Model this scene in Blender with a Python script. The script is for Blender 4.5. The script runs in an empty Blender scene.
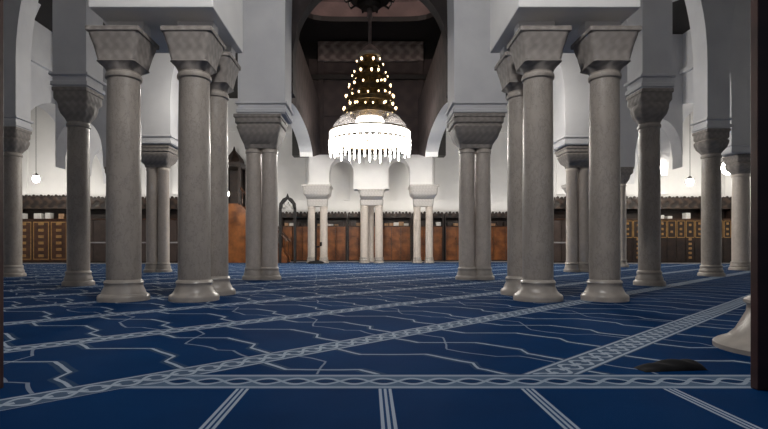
import bpy, bmesh, math, random
from mathutils import Vector, Matrix
random.seed(7)
PI = math.pi
C = bpy.context.scene.collection
SC = bpy.context.scene

# ------------------------------------------------------------------ node helpers
class N:
    """tiny expression wrapper over math nodes"""
    def __init__(s, nt, sock): s.nt, s.k = nt, sock
    def _op(s, op, *a):
        n = s.nt.nodes.new('ShaderNodeMath'); n.operation = op
        for i, v in enumerate((s,) + a):
            if isinstance(v, N): s.nt.links.new(v.k, n.inputs[i])
            else: n.inputs[i].default_value = v
        return N(s.nt, n.outputs[0])
    def __add__(s, o): return s._op('ADD', o)
    def __sub__(s, o): return s._op('SUBTRACT', o)
    def __mul__(s, o): return s._op('MULTIPLY', o)
    def __truediv__(s, o): return s._op('DIVIDE', o)
    def lt(s, o): return s._op('LESS_THAN', o)
    def gt(s, o): return s._op('GREATER_THAN', o)
    def abs(s): return s._op('ABSOLUTE')
    def sin(s): return s._op('SINE')
    def rnd(s): return s._op('ROUND')
    def mx(s, o): return s._op('MAXIMUM', o)
    def mn(s, o): return s._op('MINIMUM', o)
    def floor(s): return s._op('FLOOR')
    def inv(s): return (s * -1.0) + 1.0
    def rep(s, p): return (s - (s / p).rnd() * p).abs()      # distance to the nearest multiple of p

def newmat(name):
    m = bpy.data.materials.new(name); m.use_nodes = True
    nt = m.node_tree; b = nt.nodes['Principled BSDF']
    return m, nt, b

def mixc(nt, fac, a, b):
    n = nt.nodes.new('ShaderNodeMix'); n.data_type = 'RGBA'
    for i, v in ((0, fac), (6, a), (7, b)):
        if isinstance(v, N): nt.links.new(v.k, n.inputs[i])
        elif hasattr(v, 'is_output'): nt.links.new(v, n.inputs[i])
        elif i == 0: n.inputs[0].default_value = v
        else: n.inputs[i].default_value = (*v, 1)
    return n.outputs[2]

def noise(nt, scale, detail=4, vec=None, rough=.55):
    n = nt.nodes.new('ShaderNodeTexNoise'); n.inputs['Scale'].default_value = scale
    n.inputs['Detail'].default_value = detail; n.inputs['Roughness'].default_value = rough
    if vec is None:
        t = nt.nodes.new('ShaderNodeTexCoord'); vec = t.outputs['Object']
    nt.links.new(vec, n.inputs['Vector'])
    return N(nt, n.outputs[0])

def ramp(nt, x, lo, hi):
    n = nt.nodes.new('ShaderNodeMapRange'); nt.links.new(x.k, n.inputs[0])
    n.inputs[1].default_value = lo; n.inputs[2].default_value = hi
    return N(nt, n.outputs[0])

def bump(nt, b, h, strength=.3, dist=.02):
    n = nt.nodes.new('ShaderNodeBump'); n.inputs['Strength'].default_value = strength; n.inputs['Distance'].default_value = dist
    nt.links.new(h.k, n.inputs['Height']); nt.links.new(n.outputs[0], b.inputs['Normal'])

def simple(name, a, bcol=None, scale=3., rough=.6, metal=0., bmp=0., bscale=40., spec=.5):
    m, nt, b = newmat(name)
    bcol = bcol or tuple(v * .8 for v in a)
    c = mixc(nt, ramp(nt, noise(nt, scale), .35, .65), a, bcol)
    nt.links.new(c, b.inputs['Base Color'])
    b.inputs['Roughness'].default_value = rough; b.inputs['Metallic'].default_value = metal
    b.inputs['Specular IOR Level'].default_value = spec
    if bmp: bump(nt, b, noise(nt, bscale, 3), bmp, .02)
    return m

def emis(name, col, strength):
    m, nt, b = newmat(name)
    b.inputs['Base Color'].default_value = (*[min(1, v) for v in col], 1)
    b.inputs['Emission Color'].default_value = (*col, 1); b.inputs['Emission Strength'].default_value = strength
    b.inputs['Roughness'].default_value = .3
    return m

def marble(name, a, b2, vein):
    m, nt, b = newmat(name)
    t = nt.nodes.new('ShaderNodeTexCoord')
    mp = nt.nodes.new('ShaderNodeMapping'); mp.inputs['Scale'].default_value = (1.6, 1.6, .8)
    nt.links.new(t.outputs['Object'], mp.inputs['Vector'])
    n1 = noise(nt, 2.2, 6, mp.outputs[0], .62); n2 = noise(nt, 5., 8, mp.outputs[0], .7)
    c = mixc(nt, ramp(nt, n1, .35, .68), a, b2)
    v = ((n2 - .5).abs()).lt(.012)
    c = mixc(nt, v * .45, c, vein)
    nt.links.new(c, b.inputs['Base Color'])
    b.inputs['Roughness'].default_value = .38
    bump(nt, b, noise(nt, 30, 3), .06, .01)
    return m

def carved(name, a, b2, scale, rough=.7, strength=.7):
    """carved stucco or stone: a small repeating relief"""
    m, nt, b = newmat(name)
    t = nt.nodes.new('ShaderNodeTexCoord'); s = nt.nodes.new('ShaderNodeSeparateXYZ')
    nt.links.new(t.outputs['Object'], s.inputs[0])
    x, y, z = (N(nt, s.outputs[i]) for i in range(3))
    u = x + y
    r = ((u * scale).sin() * (z * scale).sin() + ((u + z) * scale * .5).sin() * ((u - z) * scale * .5).sin()) * .5
    k = ramp(nt, r + (noise(nt, 9, 4) - .5) * .9, -.35, .5)
    nt.links.new(mixc(nt, k, b2, a), b.inputs['Base Color'])
    b.inputs['Roughness'].default_value = rough
    bump(nt, b, k, strength, .03)
    return m

M = {}
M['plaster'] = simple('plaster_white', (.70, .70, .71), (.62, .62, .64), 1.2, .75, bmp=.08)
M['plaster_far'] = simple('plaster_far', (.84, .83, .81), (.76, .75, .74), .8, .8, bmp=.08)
M['marble'] = marble('marble_grey', (.42, .372, .325), (.32, .285, .25), (.16, .15, .14))
M['marble_pale'] = marble('marble_pale', (.62, .55, .49), (.52, .46, .40), (.35, .3, .26))  # on the nave twins this paler tone replaces light on the shafts
M['capital'] = carved('carved_capital_stone', (.31, .278, .252), (.25, .226, .207), 46, strength=.15)
M['capital_pale'] = carved('carved_capital_pale', (.56, .53, .50), (.50, .47, .44), 46, strength=.15)
M['base'] = simple('base_stone', (.46, .41, .36), (.35, .315, .28), 5, .33)
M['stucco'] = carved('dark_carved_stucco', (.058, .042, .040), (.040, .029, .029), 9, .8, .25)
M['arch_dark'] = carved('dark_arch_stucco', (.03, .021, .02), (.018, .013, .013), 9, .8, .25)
M['frieze'] = carved('frieze_relief', (.24, .2, .185), (.11, .085, .08), 13, .8, .8)
M['dome'] = carved('dome_mauve', (.26, .19, .18), (.20, .145, .14), 5, .8, .4)
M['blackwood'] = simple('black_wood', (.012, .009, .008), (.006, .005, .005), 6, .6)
M['jambwood'] = simple('jamb_wood', (.075, .026, .020), (.04, .015, .012), 5, .45)
M['wood'] = simple('walnut', (.10, .038, .016), (.045, .018, .009), 4, .4, bmp=.1)
M['darkwood'] = simple('dark_walnut', (.035, .019, .013), (.016, .010, .008), 5, .5)
M['carvedwood'] = carved('carved_dark_wood', (.06, .035, .024), (.014, .009, .007), 16, .5, .6)
M['greywood'] = simple('grey_brown_panel', (.07, .048, .04), (.05, .035, .03), 5, .5)
M['orange'] = simple('orange_brown_wood', (.30, .105, .028), (.11, .036, .012), 2.2, .36, bmp=.1)
M['gold'] = simple('inlay_gold', (.42, .24, .08), (.28, .15, .05), 9, .4)
M['brass'] = simple('aged_brass', (.17, .11, .04), (.05, .036, .018), 7, .35, metal=.85)
M['iron'] = simple('dark_iron', (.03, .027, .025), (.015, .014, .013), 7, .45, metal=.6)
M['steel'] = simple('pale_steel', (.45, .46, .46), (.33, .34, .34), 7, .35, metal=.6)
M['black'] = simple('matt_black', (.003, .003, .004), (.002, .002, .003), 20, .9)
M['white'] = simple('white_paper', (.8, .78, .74), (.7, .68, .64), 9, .7)
M['tan'] = simple('tan_cover', (.45, .28, .16), (.33, .19, .1), 9, .7)
M['stone_step'] = simple('stone_step', (.36, .34, .34), (.28, .27, .27), 4, .5)
M['lamp'] = emis('lamp_glass', (1, .94, .84), 130)
M['soft_lamp'] = emis('soft_lamp_glass', (1, .94, .84), 22)
M['cup'] = emis('cup_glow', (1, .72, .40), 5)
M['ring'] = emis('crystal_glow', (1, .965, .91), 4.5)
M['bowl'] = emis('bowl_glow', (1, .93, .80), 11)

def crystal():
    m, nt, b = newmat('grey_crystal')
    c = mixc(nt, ramp(nt, noise(nt, 14, 3), .35, .65), (.45, .43, .43), (.16, .15, .15))
    nt.links.new(c, b.inputs['Base Color'])
    b.inputs['Roughness'].default_value = .25; b.inputs['Alpha'].default_value = .45
    return m
M['crystal'] = crystal()

# carpet ------------------------------------------------------------------------------
def carpet_mat():
    m, nt, b = newmat('blue_patterned_carpet')
    t = nt.nodes.new('ShaderNodeTexCoord'); s = nt.nodes.new('ShaderNodeSeparateXYZ')
    nt.links.new(t.outputs['Object'], s.inputs[0])
    wob = (noise(nt, 2.3, 2) - .5) * .10
    X, Y = N(nt, s.outputs[0]), N(nt, s.outputs[1])
    Xw = X + wob
    d = Y - X; sm = X + Y
    P = 2.05
    a = (d - 1.8).rep(P) * .7071                     # distance to the nearest diagonal band
    q = sm * .7071
    w = (d - 1.8) - ((d - 1.8) / P).floor() * P      # place across the strip between two bands
    jog = (w - 1.15).mx(0.0).mn(.42) * 1.0 - (w - .5).mx(0.0).mn(.14)
    cr = (sm + wob + jog - 1.05).rep(.83) * .7071
    # secondary curve: hooked outline around each field
    cr2 = (sm + wob - jog - .86 + ((d * 5.1).sin() * .05)).rep(1.66) * .7071
    line = cr.lt(.012).mx(cr2.lt(.010) * .55)
    wide = cr.lt(.042)
    inband = a.lt(.115)
    chain = (a - (q * (PI / .15)).sin().abs() * .062).abs().lt(.014)
    core = a.lt(.016) * (q.rep(.15)).lt(.045)
    edge = a.gt(.086) * a.lt(.105)
    bandpat = chain.mx(core).mx(edge)
    # front field: prayer places and their border
    notdiag = d.lt(3.72)
    front = Y.lt(2.79) * notdiag
    yc = (Y - 2.645).abs()
    border = yc.lt(.14) * notdiag
    bell = (yc - (X * (PI / .15)).sin().abs() * .055).abs().lt(.016)
    bin_ = (yc - (X * (PI / .15)).sin().abs() * .055).lt(0.0)
    bedge = yc.gt(.098) * yc.lt(.128)
    dx = (X - .078).rep(.695)
    stripe = (Y.lt(2.51)) * notdiag * X.gt(-1.1)
    st = (dx.lt(.0065).mx(dx.gt(.017) * dx.lt(.031))) * stripe
    stback = dx.lt(.034) * stripe
    wear = ramp(nt, noise(nt, 1.1, 5), .3, .7)
    fine = ramp(nt, noise(nt, 260, 2), .2, .8)
    base = mixc(nt, wear, (.0008, .024, .090), (.0020, .040, .135))
    base = mixc(nt, fine * .3, base, (.001, .012, .05))
    pale = (.36, .42, .50); mid = (.075, .115, .18)
    c = mixc(nt, wide * front.inv() * .8, base, (.035, .07, .13))
    c = mixc(nt, line * front.inv(), c, pale)
    c = mixc(nt, inband * front.inv(), c, mid)
    c = mixc(nt, inband * bandpat * front.inv(), c, pale)
    c = mixc(nt, stback, c, (.012, .05, .14))
    c = mixc(nt, st, c, pale)
    c = mixc(nt, border, c, (.09, .14, .22))
    c = mixc(nt, border * bin_, c, (.005, .03, .09))
    c = mixc(nt, border * (bell.mx(bedge)), c, (.30, .36, .44))
    nt.links.new(c, b.inputs['Base Color'])
    b.inputs['Roughness'].default_value = .85
    b.inputs['Specular IOR Level'].default_value = .03
    bump(nt, b, noise(nt, 180, 2), .25, .01)
    return m
M['carpet'] = carpet_mat()

# ------------------------------------------------------------------ mesh helpers
def link(name, bm, mats, parent=None, smooth=False):
    me = bpy.data.meshes.new(name)
    bmesh.ops.recalc_face_normals(bm, faces=bm.faces[:])
    bm.to_mesh(me); bm.free()
    for mm in (mats if isinstance(mats, (list, tuple)) else [mats]): me.materials.append(M[mm])
    if smooth:
        me.polygons.foreach_set('use_smooth', [True] * len(me.polygons))
        me.set_sharp_from_angle(angle=math.radians(40))
    o = bpy.data.objects.new(name, me); C.objects.link(o)
    if parent: o.parent = parent
    return o

def box(bm, x0, x1, y0, y1, z0, z1, bev=0.0, mi=0):
    v = [bm.verts.new(p) for p in ((x0,y0,z0),(x1,y0,z0),(x1,y1,z0),(x0,y1,z0),(x0,y0,z1),(x1,y0,z1),(x1,y1,z1),(x0,y1,z1))]
    fs = [bm.faces.new([v[i] for i in f]) for f in ((3,2,1,0),(4,5,6,7),(0,1,5,4),(1,2,6,5),(2,3,7,6),(3,0,4,7))]
    for f in fs: f.material_index = mi
    if bev:
        es = list({e for f in fs for e in f.edges})
        bmesh.ops.bevel(bm, geom=es, offset=bev, segments=2, profile=.5, affect='EDGES')
    return fs

def lathe(bm, prof, n=32, cx=0., cy=0., mi=0, capped=True):
    rings = []
    for r, z in prof:
        rings.append([bm.verts.new((cx + r * math.cos(2*PI*i/n), cy + r * math.sin(2*PI*i/n), z)) for i in range(n)])
    for A, B in zip(rings, rings[1:]):
        for i in range(n):
            f = bm.faces.new((A[i], A[(i+1) % n], B[(i+1) % n], B[i])); f.material_index = mi
    if capped:
        bm.faces.new(rings[0][::-1]).material_index = mi; bm.faces.new(rings[-1]).material_index = mi

def sq_lathe(bm, prof, n=96, cx=0., cy=0., ripple=()):
    """rings that go from round (e=2) to square (e large); prof rows are (half_x, half_y, z, e)"""
    rings = []
    for ri, (hx, hy, z, e) in enumerate(prof):
        ring = []; amp = ripple[ri] if ri < len(ripple) else 0.
        for i in range(n):
            a = 2*PI*(i+.5)/n; c, s = math.cos(a), math.sin(a)
            k = (abs(c)**e + abs(s)**e) ** (-1/e) * (1 + amp*math.cos(8*a))
            ring.append(bm.verts.new((cx + hx*c*k, cy + hy*s*k, z)))
        rings.append(ring)
    for A, B in zip(rings, rings[1:]):
        for i in range(n): bm.faces.new((A[i], A[(i+1) % n], B[(i+1) % n], B[i]))
    bm.faces.new(rings[0][::-1]); bm.faces.new(rings[-1])

def tube(bm, pts, r, n=8):
    pts = [Vector(p) for p in pts]; rings = []
    for i, p in enumerate(pts):
        d = (pts[min(i+1, len(pts)-1)] - pts[max(i-1, 0)]).normalized()
        u = d.cross(Vector((0,0,1)) if abs(d.z) < .9 else Vector((1,0,0))).normalized(); v = d.cross(u)
        rr = r[i] if isinstance(r, (list, tuple)) else r
        rings.append([bm.verts.new(p + (u*math.cos(2*PI*k/n) + v*math.sin(2*PI*k/n))*rr) for k in range(n)])
    for A, B in zip(rings, rings[1:]):
        for k in range(n): bm.faces.new((A[k], A[(k+1) % n], B[(k+1) % n], B[k]))
    bm.faces.new(rings[0][::-1]); bm.faces.new(rings[-1])

def torus(bm, R, r, z, n=40, k=8, cx=0, cy=0):
    V = [[bm.verts.new((cx+(R+r*math.cos(2*PI*j/k))*math.cos(2*PI*i/n), cy+(R+r*math.cos(2*PI*j/k))*math.sin(2*PI*i/n), z+r*math.sin(2*PI*j/k))) for j in range(k)] for i in range(n)]
    for i in range(n):
        for j in range(k):
            bm.faces.new((V[i][j], V[(i+1)%n][j], V[(i+1)%n][(j+1)%k], V[i][(j+1)%k]))

def prism(bm, pts, axis, a0, a1, mi=0):
    """extrude a 2-D polygon: axis 'y' takes (x,z) points, 'x' takes (y,z), 'z' takes (x,y)"""
    def P(p, a): return {'y': (p[0], a, p[1]), 'x': (a, p[0], p[1]), 'z': (p[0], p[1], a)}[axis]
    A = [bm.verts.new(P(p, a0)) for p in pts]; B = [bm.verts.new(P(p, a1)) for p in pts]
    n = len(pts)
    for i in range(n):
        bm.faces.new((A[i], A[(i+1) % n], B[(i+1) % n], B[i])).material_index = mi
    bm.faces.new(A[::-1]).material_index = mi; bm.faces.new(B).material_index = mi

def struct(name, bm, mats, smooth=False):
    o = link(name, bm, mats, None, smooth); o['kind'] = 'structure'; return o

def empty(name, loc, label, cat, group=None):
    o = bpy.data.objects.new(name, None); C.objects.link(o); o.location = loc; o.empty_display_size = .2
    tag(o, label, cat, group); return o

def tag(o, label, cat, group=None):
    o['label'] = label; o['category'] = cat; o['kind'] = 'thing'
    if group: o['group'] = group
    return o

def copy_tree(o, parent=None):
    c = o.copy(); C.objects.link(c)
    if parent: c.parent = parent
    for ch in list(o.children): copy_tree(ch, c)
    return c

def arch_wall(bm, axis, t0, t1, u0, u1, zb, zt, arches, n=24, mi=0, mi_in=None, tail=None):
    """wall in the plane across `axis` (thickness t0..t1), along u0..u1, from zb to zt with openings.
    arches: (uc, half, spring, rise, pointed) open from zb upward."""
    def P(u, z, t): return (u, t, z) if axis == 'y' else (t, u, z)
    us = [(u0, zb)]
    for uc, h, sp, rise, pw in arches:
        us.append((uc-h, zb)); 
        for i in range(n+1):
            k = -1 + 2*i/n
            us.append((uc + h*k, sp + rise*(max(0., 1-abs(k)**pw))**(1/pw if pw >= 2 else .6)))
        us.append((uc+h, zb))
    us.append((u1, zb))
    if tail: us = [p for p in us if p[0] < tail[0]] + [tail, (u1, 4.92)]
    lo = [(bm.verts.new(P(u, z, t0)), bm.verts.new(P(u, z, t1)), bm.verts.new(P(u, zt, t0)), bm.verts.new(P(u, zt, t1)), u, z) for u, z in us]
    for A, B in zip(lo, lo[1:]):
        f = bm.faces.new((A[0], A[1], B[1], B[0])); f.material_index = mi       # underside / intrados
        if abs(A[4]-B[4]) < 1e-6: continue
        for i, j in ((0, 2), (1, 3)):
            f = bm.faces.new((A[i], B[i], B[j], A[j]))
            f.material_index = mi if (mi_in is None or i != mi_in[0]) else mi_in[1]
        bm.faces.new((A[2], B[2], B[3], A[3])).material_index = mi
    bm.faces.new((lo[0][0], lo[0][1], lo[0][3], lo[0][2])).material_index = mi
    bm.faces.new((lo[-1][0], lo[-1][1], lo[-1][3], lo[-1][2])).material_index = mi

# ------------------------------------------------------------------ camera
cam = bpy.data.cameras.new('camera'); co = bpy.data.objects.new('camera', cam); C.objects.link(co)
cam.sensor_width = 36; cam.lens = 24
cam.shift_x = 15/768; cam.shift_y = 33.5/768
co.location = (0, 0, .7); co.rotation_euler = (PI/2, 0, 0)
cam.clip_start = .05; cam.clip_end = 200
SC.camera = co

# ------------------------------------------------------------------ shell
bm = bmesh.new(); box(bm, -16.4, 16.4, -3, 26.6, -.2, 0); struct('floor', bm, 'stone_step')
bm = bmesh.new(); box(bm, -16, 16, -2.5, 22.2, 0.0, .012); box(bm, -7.4, 7.4, 22.2, 25.0, 0, .012)
ca = link('carpet', bm, 'carpet')
tag(ca, 'blue prayer carpet with pale diagonal bands covering the whole hall floor', 'carpet')

ZC = 8.3
bm = bmesh.new()
box(bm, -16.4, 16.4, 2.5, 11.75, ZC, ZC+.2); box(bm, -16.4, -3.3, 11.75, 23, ZC, ZC+.2); box(bm, 3.3, 16.4, 11.75, 23, ZC, ZC+.2)
box(bm, -16.4, 16.4, 23, 26.6, ZC, ZC+.2)
struct('ceiling', bm, 'blackwood')

bm = bmesh.new(); box(bm, -7.5, 7.5, 26, 26.4, 0, ZC)
for k in range(-3, 4):                       # shallow pilasters standing proud of the back wall
    box(bm, k*2.3+1.2-.18, k*2.3+1.2+.18, 25.9, 26.0, 3.1, ZC)
box(bm, -7.5, 7.5, 25.86, 26, 6.6, 6.75)
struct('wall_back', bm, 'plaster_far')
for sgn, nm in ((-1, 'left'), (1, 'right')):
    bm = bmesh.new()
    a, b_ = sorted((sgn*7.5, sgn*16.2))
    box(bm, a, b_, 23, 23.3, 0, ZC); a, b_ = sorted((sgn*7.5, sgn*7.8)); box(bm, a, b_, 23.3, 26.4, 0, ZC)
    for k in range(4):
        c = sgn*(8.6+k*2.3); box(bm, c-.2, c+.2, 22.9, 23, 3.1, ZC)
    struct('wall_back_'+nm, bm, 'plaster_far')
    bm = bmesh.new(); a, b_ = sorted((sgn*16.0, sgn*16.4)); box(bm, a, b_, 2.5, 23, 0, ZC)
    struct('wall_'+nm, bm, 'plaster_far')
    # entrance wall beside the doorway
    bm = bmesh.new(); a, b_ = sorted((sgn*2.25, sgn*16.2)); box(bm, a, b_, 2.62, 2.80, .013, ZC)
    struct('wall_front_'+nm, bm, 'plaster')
bm = bmesh.new(); box(bm, -2.25, 2.25, 2.62, 2.80, 5.6, ZC); struct('wall_front_top', bm, 'plaster')
# doorway posts seen at both picture edges
bm = bmesh.new()
box(bm, 1.876, 2.25, 2.47, 2.52, .013, 5.6, .004); box(bm, 2.0, 2.25, 2.52, 2.62, .013, 5.6)
box(bm, 1.955, 1.985, 2.455, 2.47, .013, 5.6, .004)
box(bm, -2.25, -1.797, 2.47, 2.52, .013, 5.6, .004); box(bm, -2.25, -1.95, 2.52, 2.62, .013, 5.6)
box(bm, -2.25, 2.25, 2.47, 2.52, 5.45, 5.6)
struct('door_1', bm, 'jambwood')
# stone kerb at the foot of the cabinets
bm = bmesh.new(); box(bm, -7.4, 7.4, 25.0, 25.95, 0, .05, .01); struct('trim_1', bm, 'stone_step')
bm = bmesh.new(); box(bm, -16, -7.6, 22.2, 22.95, 0, .05, .01); struct('trim_2', bm, 'stone_step')
bm = bmesh.new(); box(bm, 7.6, 16, 22.2, 22.95, 0, .05, .01); struct('trim_3', bm, 'stone_step')

# blocks over the three-column clusters nearest the doorway
for nm, x0, x1 in (('left', -3.51, -1.95), ('right', 1.87, 3.40)):
    bm = bmesh.new()
    box(bm, x0, x1, 6.40, 7.92, 3.71, ZC, .012)
    cs = ((-3.235, 6.76), (-2.305, 6.76), (-2.29, 7.6)) if nm == 'left' else ((2.23, 6.76), (3.11, 6.76), (2.25, 7.6))
    for cx, cy in cs: box(bm, cx-.24, cx+.24, cy+.04, cy+.26, 3.503, 3.72)
    struct('wall_cluster_'+nm, bm, 'plaster_far')  # paler plaster than the piers, makes up for light on these faces

def pier(nm, cx, cy, w, dp, z0=3.583, flare=None, mat='plaster', zt=ZC, R=5.0, zs=5.2):
    bm = bmesh.new(); h = w/2
    pts = [(cx-h, z0), (cx+h, z0)]
    K = 8
    side = lambda k: R - math.sqrt(max(0, R*R - k*k))
    for i in range(K+1):
        z = zs + (zt-zs)*i/K; pts.append((cx+h+side(z-zs), z))
    for i in range(K, -1, -1):
        z = zs + (zt-zs)*i/K; pts.append((cx-h-side(z-zs), z))
    prism(bm, pts, 'y', cy-dp/2, cy+dp/2)
    # stepped moulding at the springing
    box(bm, cx-h-.03, cx+h+.03, cy-dp/2-.03, cy+dp/2+.03, z0+.02, z0+.10, .01)
    box(bm, cx-h-.05, cx+h+.05, cy-dp/2-.05, cy+dp/2+.05, z0+.20, z0+.25, .01)
    struct(nm, bm, mat)

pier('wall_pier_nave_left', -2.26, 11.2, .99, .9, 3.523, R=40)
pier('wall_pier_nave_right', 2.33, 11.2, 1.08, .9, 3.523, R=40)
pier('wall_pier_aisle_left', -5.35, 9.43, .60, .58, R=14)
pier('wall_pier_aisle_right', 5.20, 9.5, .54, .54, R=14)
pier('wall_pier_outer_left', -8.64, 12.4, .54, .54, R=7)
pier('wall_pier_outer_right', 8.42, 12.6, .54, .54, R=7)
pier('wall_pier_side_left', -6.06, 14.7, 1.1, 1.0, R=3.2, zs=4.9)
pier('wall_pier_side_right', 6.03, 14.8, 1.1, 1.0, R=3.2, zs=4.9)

pier('wall_pier_far_left', -11.55, 15.75, 1.15, .5, R=7)
pier('wall_pier_far_right', 11.55, 15.75, 1.15, .5, R=7)
# longitudinal arcades of the outer aisles, with white undersides
for sgn, nm in ((-1, 'left'), (1, 'right')):
    bm = bmesh.new(); a, b_ = sorted((sgn*11.15, sgn*11.9))
    arch_wall(bm, 'x', a, b_, 16.0, 23.0, 3.583, ZC, [(18.3, 2.1, 3.6, 2.2, 2.0), (21.75, 1.2, 3.6, 1.3, 2.0)])
    a, b_ = sorted((sgn*11.02, sgn*11.15)); box(bm, a, b_, 16.0, 23.0, 6.85, 7.0)
    struct('wall_arcade_'+nm, bm, 'plaster')
    # cross arcade of the rear aisle
    bm = bmesh.new()
    us = sorted((sgn*8.7, sgn*11.15))
    arch_wall(bm, 'y', 18.2, 18.8, us[0], us[1], 3.583, ZC, [(sgn*10.3, .84, 4.0, 1.3, 2.0)])
    struct('wall_cross_'+nm, bm, 'plaster')

# nave bay: dark carved upper walls over white arches
for sgn, nm in ((-1, 'left'), (1, 'right')):
    bm = bmesh.new(); a, b_ = sorted((sgn*2.22, sgn*2.72))
    inner = 1 if sgn < 0 else 0
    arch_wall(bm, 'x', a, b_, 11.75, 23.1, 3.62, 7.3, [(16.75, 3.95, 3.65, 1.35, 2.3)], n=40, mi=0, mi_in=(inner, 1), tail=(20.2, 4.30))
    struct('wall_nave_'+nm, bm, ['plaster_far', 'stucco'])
    bm = bmesh.new(); a, b_ = sorted((sgn*3.3, sgn*3.5)); box(bm, a, b_, 11.75, 23.4, 7.3, 10.3)
    a, b_ = sorted((sgn*2.5, sgn*3.5)); box(bm, a, b_, 12.1, 23.0, 7.1, 7.29)
    struct('wall_upper_'+nm, bm, 'blackwood')
# front arch of the bay (dark)
bm = bmesh.new()
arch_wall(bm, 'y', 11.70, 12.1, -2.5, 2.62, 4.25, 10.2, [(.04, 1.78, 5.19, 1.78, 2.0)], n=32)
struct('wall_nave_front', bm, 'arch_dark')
# rear wall of the bay: white arcade below, carved stucco above
bm = bmesh.new()
arch_wall(bm, 'y', 23.15, 23.95, -2.72, 2.86, 3.56, 4.92, [(-1.25, .55, 4.12, .62, 2.0), (1.36, .50, 4.12, .62, 2.0)], n=24)
box(bm, -2.76, -1.76, 23.1, 24.0, 3.56, 3.66, .01); box(bm, -.70, .90, 23.15, 23.95, 3.365, 3.57); box(bm, 1.84, 2.9, 23.1, 24.0, 3.56, 3.66, .01)
struct('wall_nave_rear', bm, 'plaster_far')
bm = bmesh.new()
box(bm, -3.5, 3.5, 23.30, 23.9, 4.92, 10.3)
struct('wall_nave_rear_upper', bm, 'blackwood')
bm = bmesh.new()
box(bm, -2.72, 2.86, 23.16, 23.3, 4.92, 9.25)
box(bm, -2.30, -2.05, 23.08, 23.16, 4.92, 9.2, .02); box(bm, 2.2, 2.45, 23.08, 23.16, 4.92, 9.2, .02)
box(bm, -2.05, 2.2, 23.1, 23.16, 6.65, 6.75, .01)
struct('wall_nave_panel', bm, 'stucco')
bm = bmesh.new()
box(bm, -2.3, 2.45, 23.05, 23.16, 9.20, 9.86, .01); box(bm, -2.3, 2.45, 22.98, 23.16, 9.86, 9.98, .01); box(bm, -2.3, 2.45, 23.0, 23.16, 9.12, 9.2, .01)
struct('trim_4', bm, 'frieze')
# upper ceiling with the rounded opening of the dome
def sup(h, n, e=6, cx=.03, cy=18.4):
    out = []
    for i in range(n):
        a = 2*PI*(i+.5)/n; c, s = math.cos(a), math.sin(a); k = (abs(c)**e+abs(s)**e)**(-1/e)
        out.append((cx+h*c*k, cy+h*s*k))
    return out
bm = bmesh.new(); n = 64
inn = [bm.verts.new((x, y, 10.06)) for x, y in sup(2.75, n)]
out = [bm.verts.new((max(-3.5, min(3.5, x)), max(11.8, min(23.4, y)), 10.06)) for x, y in [((.03+(p[0]-.03)*4), 18.4+(p[1]-18.4)*4) for p in sup(2.75, n)]]
for i in range(n): bm.faces.new((inn[i], inn[(i+1)%n], out[(i+1)%n], out[i]))
ret = bmesh.ops.extrude_face_region(bm, geom=bm.faces[:])
bmesh.ops.translate(bm, verts=[v for v in ret['geom'] if isinstance(v, bmesh.types.BMVert)], vec=(0, 0, .2))
struct('ceiling_nave', bm, 'blackwood')
bm = bmesh.new()
rings = []
for h, z, e in ((2.85, 10.1, 6), (2.85, 10.9, 6), (2.7, 11.0, 6), (2.65, 11.6, 5), (2.45, 12.3, 4), (2.0, 12.95, 3), (1.3, 13.35, 2.4), (.5, 13.5, 2)):
    rings.append([bm.verts.new((x, y, z)) for x, y in sup(h, n, e)])
for A, B in zip(rings, rings[1:]):
    for i in range(n): bm.faces.new((A[i], A[(i+1)%n], B[(i+1)%n], B[i]))
bm.faces.new(rings[-1])
struct('ceiling_dome', bm, 'dome', True)

# ------------------------------------------------------------------ columns
def base_prof(r, rb):
    return [(rb, 0), (rb, .05), (rb*.97, .075), (rb*.86, .095), (r*1.24, .13), (r*1.12, .18), (r*1.10, .215), (r*1.16, .235), (r*1.10, .26), (r*1.0, .275)]

def marble_column(x, y, r, rb, half, label, group=None, ztop=3.5, capz=3.0, mats=('base', 'marble', 'capital'), name='marble_column', style='bell', prof=None):
    t = empty(name, (x, y, .012), label, 'column', group)
    bm = bmesh.new(); lathe(bm, prof or base_prof(r, rb), 40); link('base', bm, mats[0], t, True)
    bm = bmesh.new(); zc = capz-.012
    lathe(bm, [(r, .27), (r*1.01, 1.2), (r*.985, 2.2), (r*.95, zc-.10), (r*1.05, zc-.085), (r*1.07, zc-.06), (r*1.05, zc-.035), (r*.97, zc-.02), (r*.97, zc+.01)], 40)
    link('shaft', bm, mats[1], t, True)
    bm = bmesh.new(); H = ztop-.012-zc
    if style == 'block':
        sq_lathe(bm, [(r*.98, r*.98, zc, 2), (r*1.04, r*1.04, zc+H*.08, 2.6), (half*.70, half*.70, zc+H*.14, 7), (half*.75, half*.75, zc+H*.18, 12), (half*.72, half*.72, zc+H*.22, 12),
                      (half*.82, half*.82, zc+H*.55, 14), (half*.93, half*.93, zc+H*.80, 14), (half*.95, half*.95, zc+H*.88, 14)], ripple=(0, .02, .01))
    else:
        sq_lathe(bm, [(r*.98, r*.98, zc, 2), (r*1.12, r*1.12, zc+H*.10, 2.2), (r*1.38, r*1.38, zc+H*.24, 2.6), (r*1.50, r*1.50, zc+H*.42, 3.2), (r*1.48, r*1.48, zc+H*.52, 4), (half*.90, half*.90, zc+H*.58, 8),
                      (half*.97, half*.97, zc+H*.66, 14), (half*.97, half*.97, zc+H*.88, 14)], ripple=(0, .03, .045, .03, .01))
    cp = link('capital', bm, mats[2], t, True)
    bm = bmesh.new(); box(bm, -half, half, -half, half, zc+H*.875, zc+H, .012); link('abacus', bm, mats[2], cp)
    return t

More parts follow.
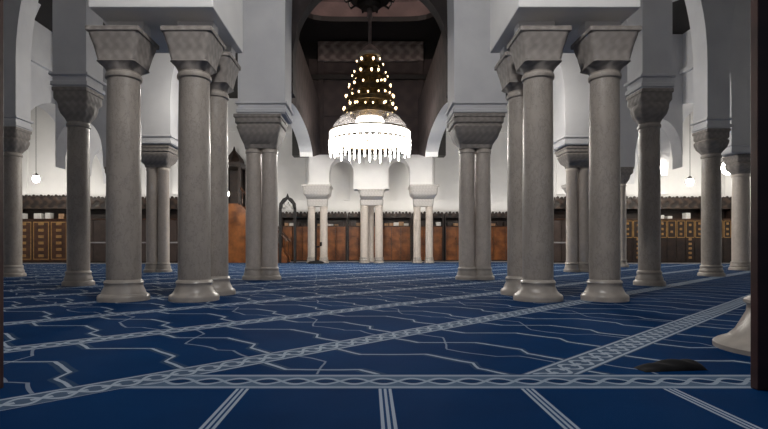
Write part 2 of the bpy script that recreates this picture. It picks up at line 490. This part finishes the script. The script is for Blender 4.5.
def twin_column(x, y, r, gap, half, label, ztop=3.55, capz=2.85, mats=('base', 'marble', 'capital'), diag=0., rb=None):
    t = empty('twin_column', (x, y, .012), label, 'column'); g = gap/2; zc = capz-.012; rb = rb or r*1.45
    for s in (-1, 1):
        bm = bmesh.new(); lathe(bm, base_prof(r, rb), 32, s*g, s*diag); link('base', bm, mats[0], t, True)
        bm = bmesh.new(); lathe(bm, [(r, .27), (r*1.01, 1.2), (r*.95, zc-.1), (r*1.05, zc-.08), (r*1.05, zc-.04), (r*.97, zc-.02), (r*.97, zc+.01)], 32, s*g, s*diag)
        link('shaft', bm, mats[1], t, True)
    H = ztop-.012-zc; w = g+r
    bm = bmesh.new()
    if capz < 2.7:
        sq_lathe(bm, [(w*1.0, r*1.05, zc, 5), (w*1.03, r*1.2, zc+H*.10, 7), (w*1.05, r*1.25, zc+H*.34, 9), (half*.78, half*.7, zc+H*.46, 10), (half*.90, half*.84, zc+H*.56, 14), (half*.95, half*.9, zc+H*.9, 16)])
    else:
        sq_lathe(bm, [(w*1.0, r*1.05+abs(diag), zc, 5), (w*1.04, r*1.15+abs(diag), zc+H*.12, 6), (half*.80, half*.72, zc+H*.30, 8), (half*.94, half*.86, zc+H*.62, 10), (half*.90, half*.82, zc+H*.70, 14), (half*.97, half*.9, zc+H*.74, 16), (half*.97, half*.9, zc+H*.9, 16)])
    cp = link('capital', bm, mats[2], t, True)
    bm = bmesh.new(); box(bm, -half, half, -half*.95, half*.95, zc+H*.89, zc+H, .012); link('abacus', bm, mats[2], cp)
    return t

NB = dict(style='block', capz=3.0)
marble_column(-3.235, 6.76, .212, .32, .335, 'thick grey marble column at the outer front corner of the left white block', **NB)
marble_column(-2.305, 6.76, .205, .32, .325, 'thick grey marble column at the inner front corner of the left white block', **NB)
marble_column(-2.29, 7.60, .195, .30, .315, 'grey marble column half hidden behind the inner front column of the left block', **NB)
marble_column(2.23, 6.76, .195, .315, .325, 'thick grey marble column at the inner front corner of the right white block', **NB)
marble_column(3.11, 6.76, .190, .295, .325, 'thick grey marble column at the outer front corner of the right white block', **NB)
marble_column(2.25, 7.60, .190, .29, .315, 'grey marble column half hidden behind the inner front column of the right block', **NB)
marble_column(-5.35, 9.43, .190, .27, .31, 'darker grey column with wide dark capital left of the left column cluster', ztop=3.58)
marble_column(5.20, 9.50, .185, .27, .29, 'darker grey column with wide dark capital right of the right column cluster', ztop=3.58)
marble_column(-8.64, 12.4, .205, .29, .29, 'grey column at the far left edge beside the carved cabinet', ztop=3.58)
marble_column(8.42, 12.6, .21, .29, .29, 'grey column standing in front of the carved cabinet with small gold panels', ztop=3.58)
marble_column(11.62, 16.0, .24, .33, .34, 'grey column close to the dark door post at right', ztop=3.58, mats=('base', 'marble_pale', 'capital'))
marble_column(-11.62, 16.0, .24, .33, .34, 'grey column hidden behind the leftmost column of the hall', ztop=3.58)
marble_column(9.1, 18.5, .18, .27, .32, 'slim pale column seen just right of the right cluster outer column', ztop=3.58, mats=('base', 'marble_pale', 'capital'))
marble_column(-9.1, 18.5, .18, .27, .32, 'slim pale column mostly hidden behind the left cluster outer column', ztop=3.58, mats=('base', 'marble_pale', 'capital'))
marble_column(8.62, 21.9, .16, .23, .30, 'slim pale column near the back wall left of the twin column in right aisle', ztop=3.4, mats=('base', 'marble_pale', 'capital_pale'))
marble_column(2.87, 3.42, .255, .54, .36, 'column with broad flared foot peeking out behind the right dark door post',
    prof=[(.48, 0), (.48, .03), (.46, .045), (.40, .07), (.35, .12), (.32, .18), (.285, .25), (.28, .30), (.30, .315), (.30, .335), (.275, .35), (.255, .36)])
twin_column(-2.345, 11.2, .172, .35, .50, 'twin grey columns carrying the nave pier left of the chandelier', ztop=3.52, mats=('base', 'marble_pale', 'capital'))  # pale marble brightens these shafts where the lamps add little light
twin_column(2.315, 11.2, .172, .35, .54, 'twin grey columns carrying the nave pier right of the chandelier', ztop=3.52, mats=('base', 'marble_pale', 'capital'))  # same paler marble, standing in for light on the shafts
twin_column(-6.06, 14.7, .16, .33, .50, 'twin pale columns in left aisle between the two front columns of left cluster', capz=3.0, mats=('base', 'marble_pale', 'capital'))
twin_column(6.03, 14.8, .16, .33, .50, 'twin pale columns in right aisle between the two front columns of right cluster', capz=3.0, mats=('base', 'marble_pale', 'capital'))
twin_column(-2.36, 23.55, .175, .56, .66, 'far twin pale columns with black stand in front, left below the chandelier', capz=2.6, mats=('base', 'marble_pale', 'capital_pale'), rb=.23)
twin_column(.12, 23.55, .185, .67, .60, 'far twin pale columns centred directly below the chandelier', ztop=3.36, capz=2.65, mats=('base', 'marble_pale', 'capital_pale'), rb=.23)
twin_column(2.49, 23.55, .17, .56, .66, 'far twin pale columns right below the chandelier', capz=2.6, mats=('base', 'marble_pale', 'capital_pale'), rb=.23)

# ------------------------------------------------------------------ chandelier
CX, CY = .03, 18.2
ch = empty('chandelier', (CX, CY, 13.4), 'huge tiered conical chandelier with glowing white crystal ring hanging in the nave', 'chandelier')
Z0 = 13.4
def cpart(name, bm, mat, parent=ch, smooth=True):
    o = link(name, bm, mat, parent, smooth)
    return o
def zz(z): return z - Z0
bm = bmesh.new(); lathe(bm, [(.06, zz(7.8)), (.06, zz(13.4))], 12); lathe(bm, [(.09, zz(8.9)), (.09, zz(9.35))], 16); cpart('hanging_rod', bm, 'steel')
bm = bmesh.new()                                         # iron crown high on the rod
lathe(bm, [(.30, zz(9.2)), (.42, zz(9.3)), (.42, zz(9.42)), (.7, zz(9.5)), (.7, zz(9.75)), (.3, zz(9.9))], 24)
for i in range(10):
    a = 2*PI*i/10
    tube(bm, [(.5*math.cos(a), .5*math.sin(a), zz(9.55)), (.85*math.cos(a), .85*math.sin(a), zz(9.45)), (.95*math.cos(a), .95*math.sin(a), zz(9.62)), (.95*math.cos(a), .95*math.sin(a), zz(9.8))], .04, 8)
cpart('iron_crown', bm, 'iron')
bm = bmesh.new(); lathe(bm, [(.05, zz(7.95)), (.20, zz(7.82)), (.36, zz(7.66)), (.42, zz(7.58)), (.38, zz(7.5))], 28); cpart('top_cap', bm, 'steel')
bm = bmesh.new()
lathe(bm, [(.30, zz(7.55)), (.20, zz(7.4)), (.26, zz(7.2)), (.20, zz(7.0)), (.34, zz(6.75)), (.26, zz(6.55)), (.42, zz(6.35)), (.34, zz(6.15)), (.50, zz(5.95)), (.42, zz(5.75)), (.58, zz(5.5)), (.46, zz(5.3))], 24)
cpart('stem', bm, 'brass')
tiers = [(7.17, .44, 8), (6.74, .60, 11), (6.35, .72, 13), (5.96, .82, 15), (5.53, .90, 17)]
cupb = bmesh.new(); lathe(cupb, [(.015, -.02), (.034, .01), (.040, .055), (.03, .08)], 10)
cup0 = None
for z, R, k in tiers:
    bm = bmesh.new(); torus(bm, R, .035, zz(z)); torus(bm, R-.05, .025, zz(z-.12))
    lathe(bm, [(R-.02, zz(z-.10)), (R+.02, zz(z-.02)), (R, zz(z+.03)), (R-.06, zz(z-.06))], 40, capped=False)
    for i in range(8):
        a = 2*PI*i/8
        tube(bm, [(.2*math.cos(a), .2*math.sin(a), zz(z-.15)), (R*.65*math.cos(a), R*.65*math.sin(a), zz(z-.2)), (R*math.cos(a), R*math.sin(a), zz(z))], .022, 6)
    tr = cpart('tier', bm, 'brass')
    for i in range(k):
        a = 2*PI*(i+.3+random.uniform(-.25, .25))/k
        if cup0 is None: cup0 = link('lamp_cup', cupb, 'cup', tr, True); o = cup0
        else: o = cup0.copy(); C.objects.link(o); o.parent = tr
        o.location = ((R+.03)*math.cos(a), (R+.03)*math.sin(a), zz(z)+.03+random.uniform(0, .1)); o.scale = (random.uniform(.6, 1.05),)*3
bm = bmesh.new(); lathe(bm, [(.05, zz(4.82)), (.34, zz(4.88)), (.50, zz(5.0)), (.52, zz(5.2)), (.46, zz(5.32))], 28); cpart('glass_bowl', bm, 'bowl')
bm = bmesh.new(); lathe(bm, [(1.40, zz(4.80)), (1.28, zz(5.05)), (1.05, zz(5.28)), (.74, zz(5.44)), (.70, zz(5.40)), (1.02, zz(5.23)), (1.25, zz(5.0)), (1.36, zz(4.78))], 48, capped=False)
for i in range(16):
    a = 2*PI*i/16; tube(bm, [(1.4*math.cos(a), 1.4*math.sin(a), zz(4.8)), (1.06*math.cos(a), 1.06*math.sin(a), zz(5.3)), (.7*math.cos(a), .7*math.sin(a), zz(5.46))], .018, 6)
cpart('crystal_canopy', bm, 'crystal')
bm = bmesh.new(); torus(bm, 1.43, .03, zz(4.80), 48); torus(bm, 1.43, .03, zz(4.48), 48); cpart('ring_rim', bm, 'brass')
bm = bmesh.new(); lathe(bm, [(1.40, zz(4.48)), (1.44, zz(4.5)), (1.44, zz(4.78)), (1.40, zz(4.8))], 48, capped=False); cpart('crystal_ring', bm, 'ring')
sb = bmesh.new()
lathe(sb, [(.01, -.56), (.035, -.5), (.02, -.44), (.045, -.36), (.025, -.28), (.05, -.2), (.03, -.1), (.05, 0)], 8)
s0 = None
for i in range(44):
    a = 2*PI*i/44; R = 1.42
    if s0 is None: s0 = link('crystal_strand', sb, 'ring', ch, True); o = s0
    else: o = s0.copy(); C.objects.link(o)
    o.location = (R*math.cos(a), R*math.sin(a), zz(4.5)); o.scale = (1, 1, (.55, 1.0, .75, .9)[i % 4])

# ------------------------------------------------------------------ lanterns
def lantern(x, y, z, r, label, hang=5.6, mat='lamp'):
    t = empty('pendant_lantern', (x, y, z), label, 'lantern')
    bm = bmesh.new(); lathe(bm, [(r*.3, -r*1.1), (r*.8, -r*.7), (r, 0), (r*.85, r*.7), (r*.5, r)], 16); link('glass_globe', bm, mat, t, True)
    bm = bmesh.new(); lathe(bm, [(r*.95, r*.85), (r*1.15, r*.95), (r*.6, r*1.4), (r*.15, r*1.9)], 16); link('cap', bm, 'iron', t, True)
    bm = bmesh.new(); lathe(bm, [(.010, r*1.8), (.010, hang-z)], 6); link('cable', bm, 'iron', t)
    return t
def at(px, py, Y): return ((px-369)*Y/512, Y, .7+(248-py)*Y/512)
lantern(*at(36, 179, 20.5), .13, 'small bright lantern above the carved cabinet at far left', ZC)
lantern(*at(690, 182, 20.5), .13, 'small bright lantern hanging above the carved cabinet with small gold panels', ZC)
lantern(*at(728, 168, 20.5), .24, 'large added lantern standing in for a bright patch between the two rightmost columns', ZC, 'soft_lamp')  # invented lantern in place of a bright patch of unknown source
lantern(*at(588, 185, 20.5), .10, 'small bright lantern beside the twin columns in right aisle', ZC)
lantern(*at(658, 168, 20.0), .11, 'small bright lantern beside the darker column right of the right cluster', ZC)
lantern(*at(227, 194, 21.5), .10, 'small warm lantern between the left cluster and the minbar', ZC)

def lamp_post(x, y, z, label):
    t = empty('wall_lamp', (x, y, z), label, 'lamp')
    bm = bmesh.new(); lathe(bm, [(.05, -.15), (.09, -.1), (.10, .05), (.07, .14)], 12); link('shade', bm, 'soft_lamp', t, True)
    bm = bmesh.new(); box(bm, -.03, .03, .05, .35, -.2, -.15); box(bm, -.04, .04, -.04, .06, -.2, -.15); link('bracket', bm, 'iron', t)
t = empty('lamp_stand', (.10, 24.65, .012), 'pale slim post with bright lamp on top between the centre twin columns', 'lamp')
bm = bmesh.new(); lathe(bm, [(.22, 0), (.22, .05), (.16, .12), (.14, .2)], 20); link('base', bm, 'base', t, True)
bm = bmesh.new(); lathe(bm, [(.13, .19), (.13, 2.6), (.17, 2.65), (.17, 2.75), (.1, 2.8)], 20); link('post', bm, 'marble_pale', t, True)
bm = bmesh.new(); lathe(bm, [(.06, 2.8), (.10, 2.88), (.12, 3.05), (.08, 3.2), (.02, 3.24)], 16); link('lamp_shade', bm, 'soft_lamp', t, True)
lamp_post(2.62, 25.1, 3.05, 'bright lamp glowing between the right far twin columns')

# ------------------------------------------------------------------ cabinets along the back wall
def cabinet(x0, x1, yf, yb, label, kind, zt=3.02, doors=3, shelf=(1.98, 2.42)):
    t = empty('wooden_cabinet', ((x0+x1)/2, yb, .05), label, 'cabinet')
    w = (x1-x0)/2; dy = yf-yb; z_ = -.05
    wood = {'carved': 'darkwood', 'orange': 'darkwood', 'plain': 'darkwood', 'squares': 'darkwood'}[kind]
    bm = bmesh.new()
    box(bm, -w, w, dy*.85, -.02, 0, shelf[0]+z_-.0)                            # carcass
    box(bm, -w, -w+.06, dy, -.02, 0, zt+z_); box(bm, w-.06, w, dy, -.02, 0, zt+z_)
    box(bm, -w, w, -.08, -.02, shelf[0]+z_, zt+z_)                             # back board
    link('body', bm, wood, t)
    bm = bmesh.new(); box(bm, -w+.06, w-.06, dy+.01, -.08, shelf[1]+z_, zt+z_); link('carved_board', bm, 'carvedwood', t)
    bm = bmesh.new(); box(bm, -w, w, dy-.02, -.02, shelf[0]+z_-.04, shelf[0]+z_, .008); link('shelf', bm, 'wood', t)
    bm = bmesh.new()
    nm = max(4, int((x1-x0)/.16))
    for i in range(nm):
        c = -w + (i+.5)*2*w/nm; ww = w/nm*.72; hh = .10 if i % 2 else .07
        prism(bm, [(c-ww, zt+z_-.01), (c+ww, zt+z_-.01), (c+ww*.9, zt+z_+hh*.6), (c, zt+z_+hh), (c-ww*.9, zt+z_+hh*.6)], 'y', dy, dy+.08)
    link('cresting', bm, wood, t)
    zb, ztop = .06, shelf[0]+z_-.05
    dw = (2*w-.12)/doors
    for i in range(doors):
        a = -w+.06+i*dw; e = a+dw
        mat = {'carved': 'wood', 'orange': 'orange', 'plain': 'greywood', 'squares': 'darkwood'}[kind]
        bm = bmesh.new(); box(bm, a+.012, e-.012, dy*.85-.05, dy*.85, zb, ztop, .008)
        if kind == 'orange':
            for k in range(3): 
                h = (ztop-zb)/3; box(bm, a+.08, e-.08, dy*.85-.065, dy*.85-.04, zb+k*h+.06, zb+(k+1)*h-.06, .012)
        dr = link('door', bm, mat, t)
        bm = bmesh.new(); yy = dy*.85-.06
        if kind == 'carved':
            c = (a+e)/2
            for s in (a+.06, e-.06): box(bm, s-.018, s+.018, yy, yy+.02, zb+.08, ztop-.08)
            box(bm, a+.06, e-.06, yy, yy+.02, ztop-.12, ztop-.08); box(bm, a+.06, e-.06, yy, yy+.02, zb+.08, zb+.12)
            for k in range(6):
                zc = zb+.25+k*(ztop-zb-.42)/5; box(bm, c-.12, c+.12, yy-.005, yy+.02, zc-.06, zc+.06, .02)
            link('inlay', bm, 'gold', dr)
        elif kind == 'squares':
            c = (a+e)/2
            for s in (a+.03, e-.03): box(bm, s-.014, s+.014, yy, yy+.02, ztop-.75, ztop-.04)
            for zc in (ztop-.16, ztop-.40, ztop-.62) if i % 2 == 0 else (ztop-.22, ztop-.52): box(bm, c-.055, c+.055, yy-.005, yy+.02, zc-.05, zc+.05, .015)
            box(bm, a+.03, e-.03, yy, yy+.02, ztop-.06, ztop-.03); box(bm, a+.03, e-.03, yy, yy+.02, ztop-.78, ztop-.75)
            if i == doors-2:
                for k in range(5): box(bm, c-.07, c+.07, yy-.005, yy+.02, zb+.12+k*.2, zb+.22+k*.2, .015)
            link('inlay', bm, 'gold', dr)
        elif kind == 'plain':
            box(bm, a, e, yy, yy+.02, .86, .92); link('rail', bm, 'stone_step', dr)
        else:
            lathe(bm, [(.02, zb+1.0), (.02, zb+1.08)], 8, e-.06, yy-.01); link('handle', bm, 'brass', dr)
    return t

YS, YB = 22.42, 22.93
cabinet(-15.6, -13.15, YS, YB, 'carved brown cabinet with tall gold inlaid doors at far left', 'carved', 2.95)
cabinet(-13.1, -11.1, YS, YB, 'plain grey-brown cabinet right of the carved cabinet at far left', 'plain', 2.88, 2)
cabinet(-11.05, -9.3, YS, YB, 'plain grey-brown cabinet behind the left cluster outer column', 'plain', 2.88, 2)
cabinet(-9.25, -7.65, YS, YB, 'plain grey-brown cabinet behind the twin columns of the left aisle', 'plain', 2.88, 2)
cabinet(7.65, 9.25, YS, YB, 'plain grey-brown cabinet behind the twin columns of the right aisle', 'plain', 2.88, 2)
cabinet(9.3, 11.0, YS, YB, 'plain grey-brown cabinet behind the right cluster outer column', 'plain', 2.88, 2)
cabinet(11.05, 12.55, YS, YB, 'dark cabinet with small gold panels left of the widest panelled cabinet', 'squares', 2.88, 3)
cabinet(12.6, 14.75, YS, YB, 'widest dark cabinet with rows of small gold panels at right', 'squares', 2.88, 5)
cabinet(14.8, 15.95, YS, YB, 'dark panelled cabinet between the two rightmost columns', 'squares', 2.88, 3)
YS2, YB2 = 25.35, 25.85
cn = [(-4.35, -2.75, 'left of the far twin columns with the black stand'), (-2.7, -1.1, 'behind the far twin columns with the black stand'), (-1.05, .55, 'behind the centre far twin columns'),
      (.6, 2.1, 'between the centre and right far twin columns'), (2.15, 3.7, 'right of the right far twin columns'), (3.75, 5.5, 'behind the right nave twin columns'), (5.55, 7.4, 'behind the right column cluster')]
for x0, x1, lb in cn:
    cabinet(x0, x1, YS2, YB2, 'orange-brown shelf cabinet ' + lb, 'orange', 2.42, 3, (1.80, 2.20))

# books and boxes on the open shelves
bkm = bmesh.new(); box(bkm, -.13, .13, -.1, .1, 0, .17, .01)
bk0 = None
def book(x, y, z, w, h, label, group, mat):
    bm = bmesh.new(); box(bm, -w/2, w/2, -.14, .14, 0, h, .012); box(bm, -w/2+.01, w/2-.005, -.145, .13, h*.15, h*.85)
    o = link('book', bm, mat); o.location = (x, y, z); tag(o, label, 'book', group)
for x, w, h in ((-15.3, .32, .24), (-14.55, .30, .24), (-14.1, .22, .26)):
    book(x, YS+.17, 1.982, w, h, 'pale book lying on the shelf of the carved cabinet at far left', 'books on the carved cabinet', 'white')
book(-13.5, YS+.17, 1.982, .24, .22, 'pale book at the right end of the far left carved cabinet shelf', 'books on the carved cabinet', 'tan')
for x, w, h in ((12.85, .2, .16), (13.2, .2, .12)):
    book(x, YS+.17, 1.982, w, h, 'low pale book on the widest panelled cabinet at right', 'books on the panelled cabinet', 'white')
book(14.0, YS+.17, 1.982, .2, .26, 'upright white book on the widest panelled cabinet', 'books on the panelled cabinet', 'white')
book(15.15, YS+.17, 1.982, .3, .3, 'white book on the cabinet between the two rightmost columns', None, 'white')
rr = random.Random(3)
for x0, x1, lb in cn:
    for k in range(5):
        x = x0+.25+k*(x1-x0-.5)/4
        book(x, YS2+.17, 1.802, rr.uniform(.16, .26), rr.uniform(.08, .2), 'small book on orange-brown cabinet ' + lb, 'books on the cabinet ' + lb, rr.choice(('white', 'tan', 'tan', 'darkwood')))

# ------------------------------------------------------------------ minbar
mb = empty('minbar', (-4.9, 24.3, .012), 'tall orange-brown wooden minbar with stairs between left cluster and nave columns', 'pulpit')
bm = bmesh.new()
prism(bm, [(-1.9, 0), (1.1, 0), (1.1, .25), (-1.1, 2.75), (-1.9, 2.75)], 'y', -.55, -.45); prism(bm, [(-1.9, 0), (1.1, 0), (1.1, .25), (-1.1, 2.75), (-1.9, 2.75)], 'y', .45, .55)
link('side_panel', bm, 'orange', mb)
bm = bmesh.new()
for k in range(10): box(bm, 1.0-(k+1)*.21, 1.0-k*.21+.02, -.45, .45, 0, .22+k*.24)
link('stairs', bm, 'wood', mb)
bm = bmesh.new()
for s in (-.5, .5):
    tube(bm, [(1.1, s, 1.0), (-1.1, s, 3.5)], .05, 8)
    for k in range(7): tube(bm, [(1.0-k*.33, s, .35+k*.375), (1.0-k*.33, s, 1.1+k*.375)], .02, 6)
link('handrail', bm, 'wood', mb)
bm = bmesh.new()
for x in (-1.88, -1.12):
    for y in (-.5, .5): box(bm, x-.05, x+.05, y-.05, y+.05, 2.7, 4.5)
box(bm, -1.95, -1.05, -.6, .6, 4.45, 4.7, .02); box(bm, -1.9, -1.1, .45, .5, 2.7, 4.5)
lathe(bm, [(.5, 4.7), (.42, 4.9), (.25, 5.1), (.08, 5.3), (.02, 5.5)], 8, -1.5, 0)
link('canopy', bm, 'darkwood', mb)
bm = bmesh.new()                                  # entrance gate with ogee head
for x in (.78, 1.46): box(bm, x-.06, x+.06, -.58, -.46, 0, 2.55)
pts = [(.72, 2.5), (.74, 2.75), (.9, 2.98), (1.05, 3.05), (1.12, 3.22), (1.19, 3.05), (1.34, 2.98), (1.5, 2.75), (1.52, 2.5), (1.40, 2.5), (1.34, 2.72), (1.2, 2.86), (1.12, 2.95), (1.04, 2.86), (.9, 2.72), (.84, 2.5)]
prism(bm, pts, 'y', -.58, -.46)
link('gate', bm, 'blackwood', mb)
for i, (x, z) in enumerate(((-3.98, 2.62), (-3.78, 2.68), (-3.58, 2.62))):
    t = empty('globe_lamp', (x, 24.0, z), ('left', 'middle', 'right')[i] + ' white globe of the three lamps inside the dark ogee minbar gate', 'lamp', 'globe lamps in the minbar gate')
    bm = bmesh.new(); lathe(bm, [(.02, -.11), (.08, -.08), (.11, 0), (.08, .08), (.02, .11)], 16); link('globe', bm, 'white', t, True)
    bm = bmesh.new(); lathe(bm, [(.015, .1), (.015, 2.86-z)], 8); link('stem', bm, 'iron', t)

# ------------------------------------------------------------------ small things on the carpet
st = empty('black_stand', (-2.36, 22.75, .012), 'thin black pole on a round black foot before the left far twin columns', 'stand')
bm = bmesh.new(); lathe(bm, [(.36, 0), (.37, .04), (.3, .09), (.06, .13)], 28); link('foot', bm, 'black', st, True)
bm = bmesh.new(); lathe(bm, [(.04, .12), (.04, 2.25)], 10); link('pole', bm, 'black', st, True)
bm = bmesh.new(); tube(bm, [(0, 0, .75), (.12, -.02, .74), (.22, -.02, .8), (.22, -.02, .95)], [.03, .04, .05, .05], 8); link('hook', bm, 'black', st, True)

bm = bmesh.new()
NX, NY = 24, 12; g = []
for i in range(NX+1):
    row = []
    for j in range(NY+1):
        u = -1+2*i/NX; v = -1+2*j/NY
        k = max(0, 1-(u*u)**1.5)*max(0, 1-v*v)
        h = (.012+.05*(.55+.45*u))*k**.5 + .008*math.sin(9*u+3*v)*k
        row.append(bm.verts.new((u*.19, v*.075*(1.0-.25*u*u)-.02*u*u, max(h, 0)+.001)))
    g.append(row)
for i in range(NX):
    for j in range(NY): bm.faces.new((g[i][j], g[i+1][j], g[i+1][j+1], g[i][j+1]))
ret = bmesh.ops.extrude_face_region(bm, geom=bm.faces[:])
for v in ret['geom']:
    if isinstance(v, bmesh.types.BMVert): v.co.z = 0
o = link('flat_black_item', bm, 'black', None, True); o.location = (1.71, 2.93, .0125); o.rotation_euler.z = .12  # low black mound lying flat on the carpet
tag(o, 'low flat black item lying on the carpet near the right door post', 'cloth')

# ------------------------------------------------------------------ light
def point(name, loc, power, col=(1, .95, .88), r=.18):
    l = bpy.data.lights.new(name, 'POINT'); l.energy = power; l.color = col; l.shadow_soft_size = r
    o = bpy.data.objects.new(name, l); C.objects.link(o); o.location = loc; return o
def area(name, loc, rot, sx, sy, power, col=(1, .95, .88)):
    l = bpy.data.lights.new(name, 'AREA'); l.shape = 'RECTANGLE'; l.size = sx; l.size_y = sy; l.energy = power; l.color = col
    o = bpy.data.objects.new(name, l); C.objects.link(o); o.location = loc; o.rotation_euler = rot; return o
point('hall_lamp', (0, 3.4, 6.0), 470, (1, .98, .96), .25)
for s in (-1, 1):
    point('aisle_fill', (s*5.6, 5.8, 6.9), 14, (1, .97, .93), .3)  # unseen fill points, added for broad light in the aisles
    point('aisle_fill', (s*4.38, 13.0, 4.6), 100, (1, .95, .88), .12)
    point('aisle_fill', (s*5.5, 18.5, 4.6), 380, (1, .95, .88), .12)
    point('aisle_fill', (s*13.9, 20.6, 4.6), 60)
    area('cabinet_uplight', (s*11.8, 22.66, 3.02), (PI, 0, 0), 8.0, .25, 16)
area('cabinet_uplight', (0, 25.6, 2.55), (PI, 0, 0), 14.4, .25, 38)
point('dome_lamp', (0, 17.5, 11.2), 170, (1, .85, .78), .2)
point('chandelier_lamp', (CX, CY, 4.35), 720, (1, .95, .88), .3)

w = bpy.data.worlds.new('world'); SC.world = w; w.use_nodes = True
w.node_tree.nodes['Background'].inputs[0].default_value = (.55, .65, .85, 1)
w.node_tree.nodes['Background'].inputs[1].default_value = .12

SC.view_settings.view_transform = 'Standard'; SC.view_settings.look = 'None'
SC.view_settings.exposure = 0.0; SC.view_settings.gamma = 1.0; SC.view_settings.use_curve_mapping = False
SC.cycles.use_denoising = True
SC.cycles.max_bounces = 8; SC.cycles.diffuse_bounces = 4
SC.cycles.sample_clamp_indirect = 6
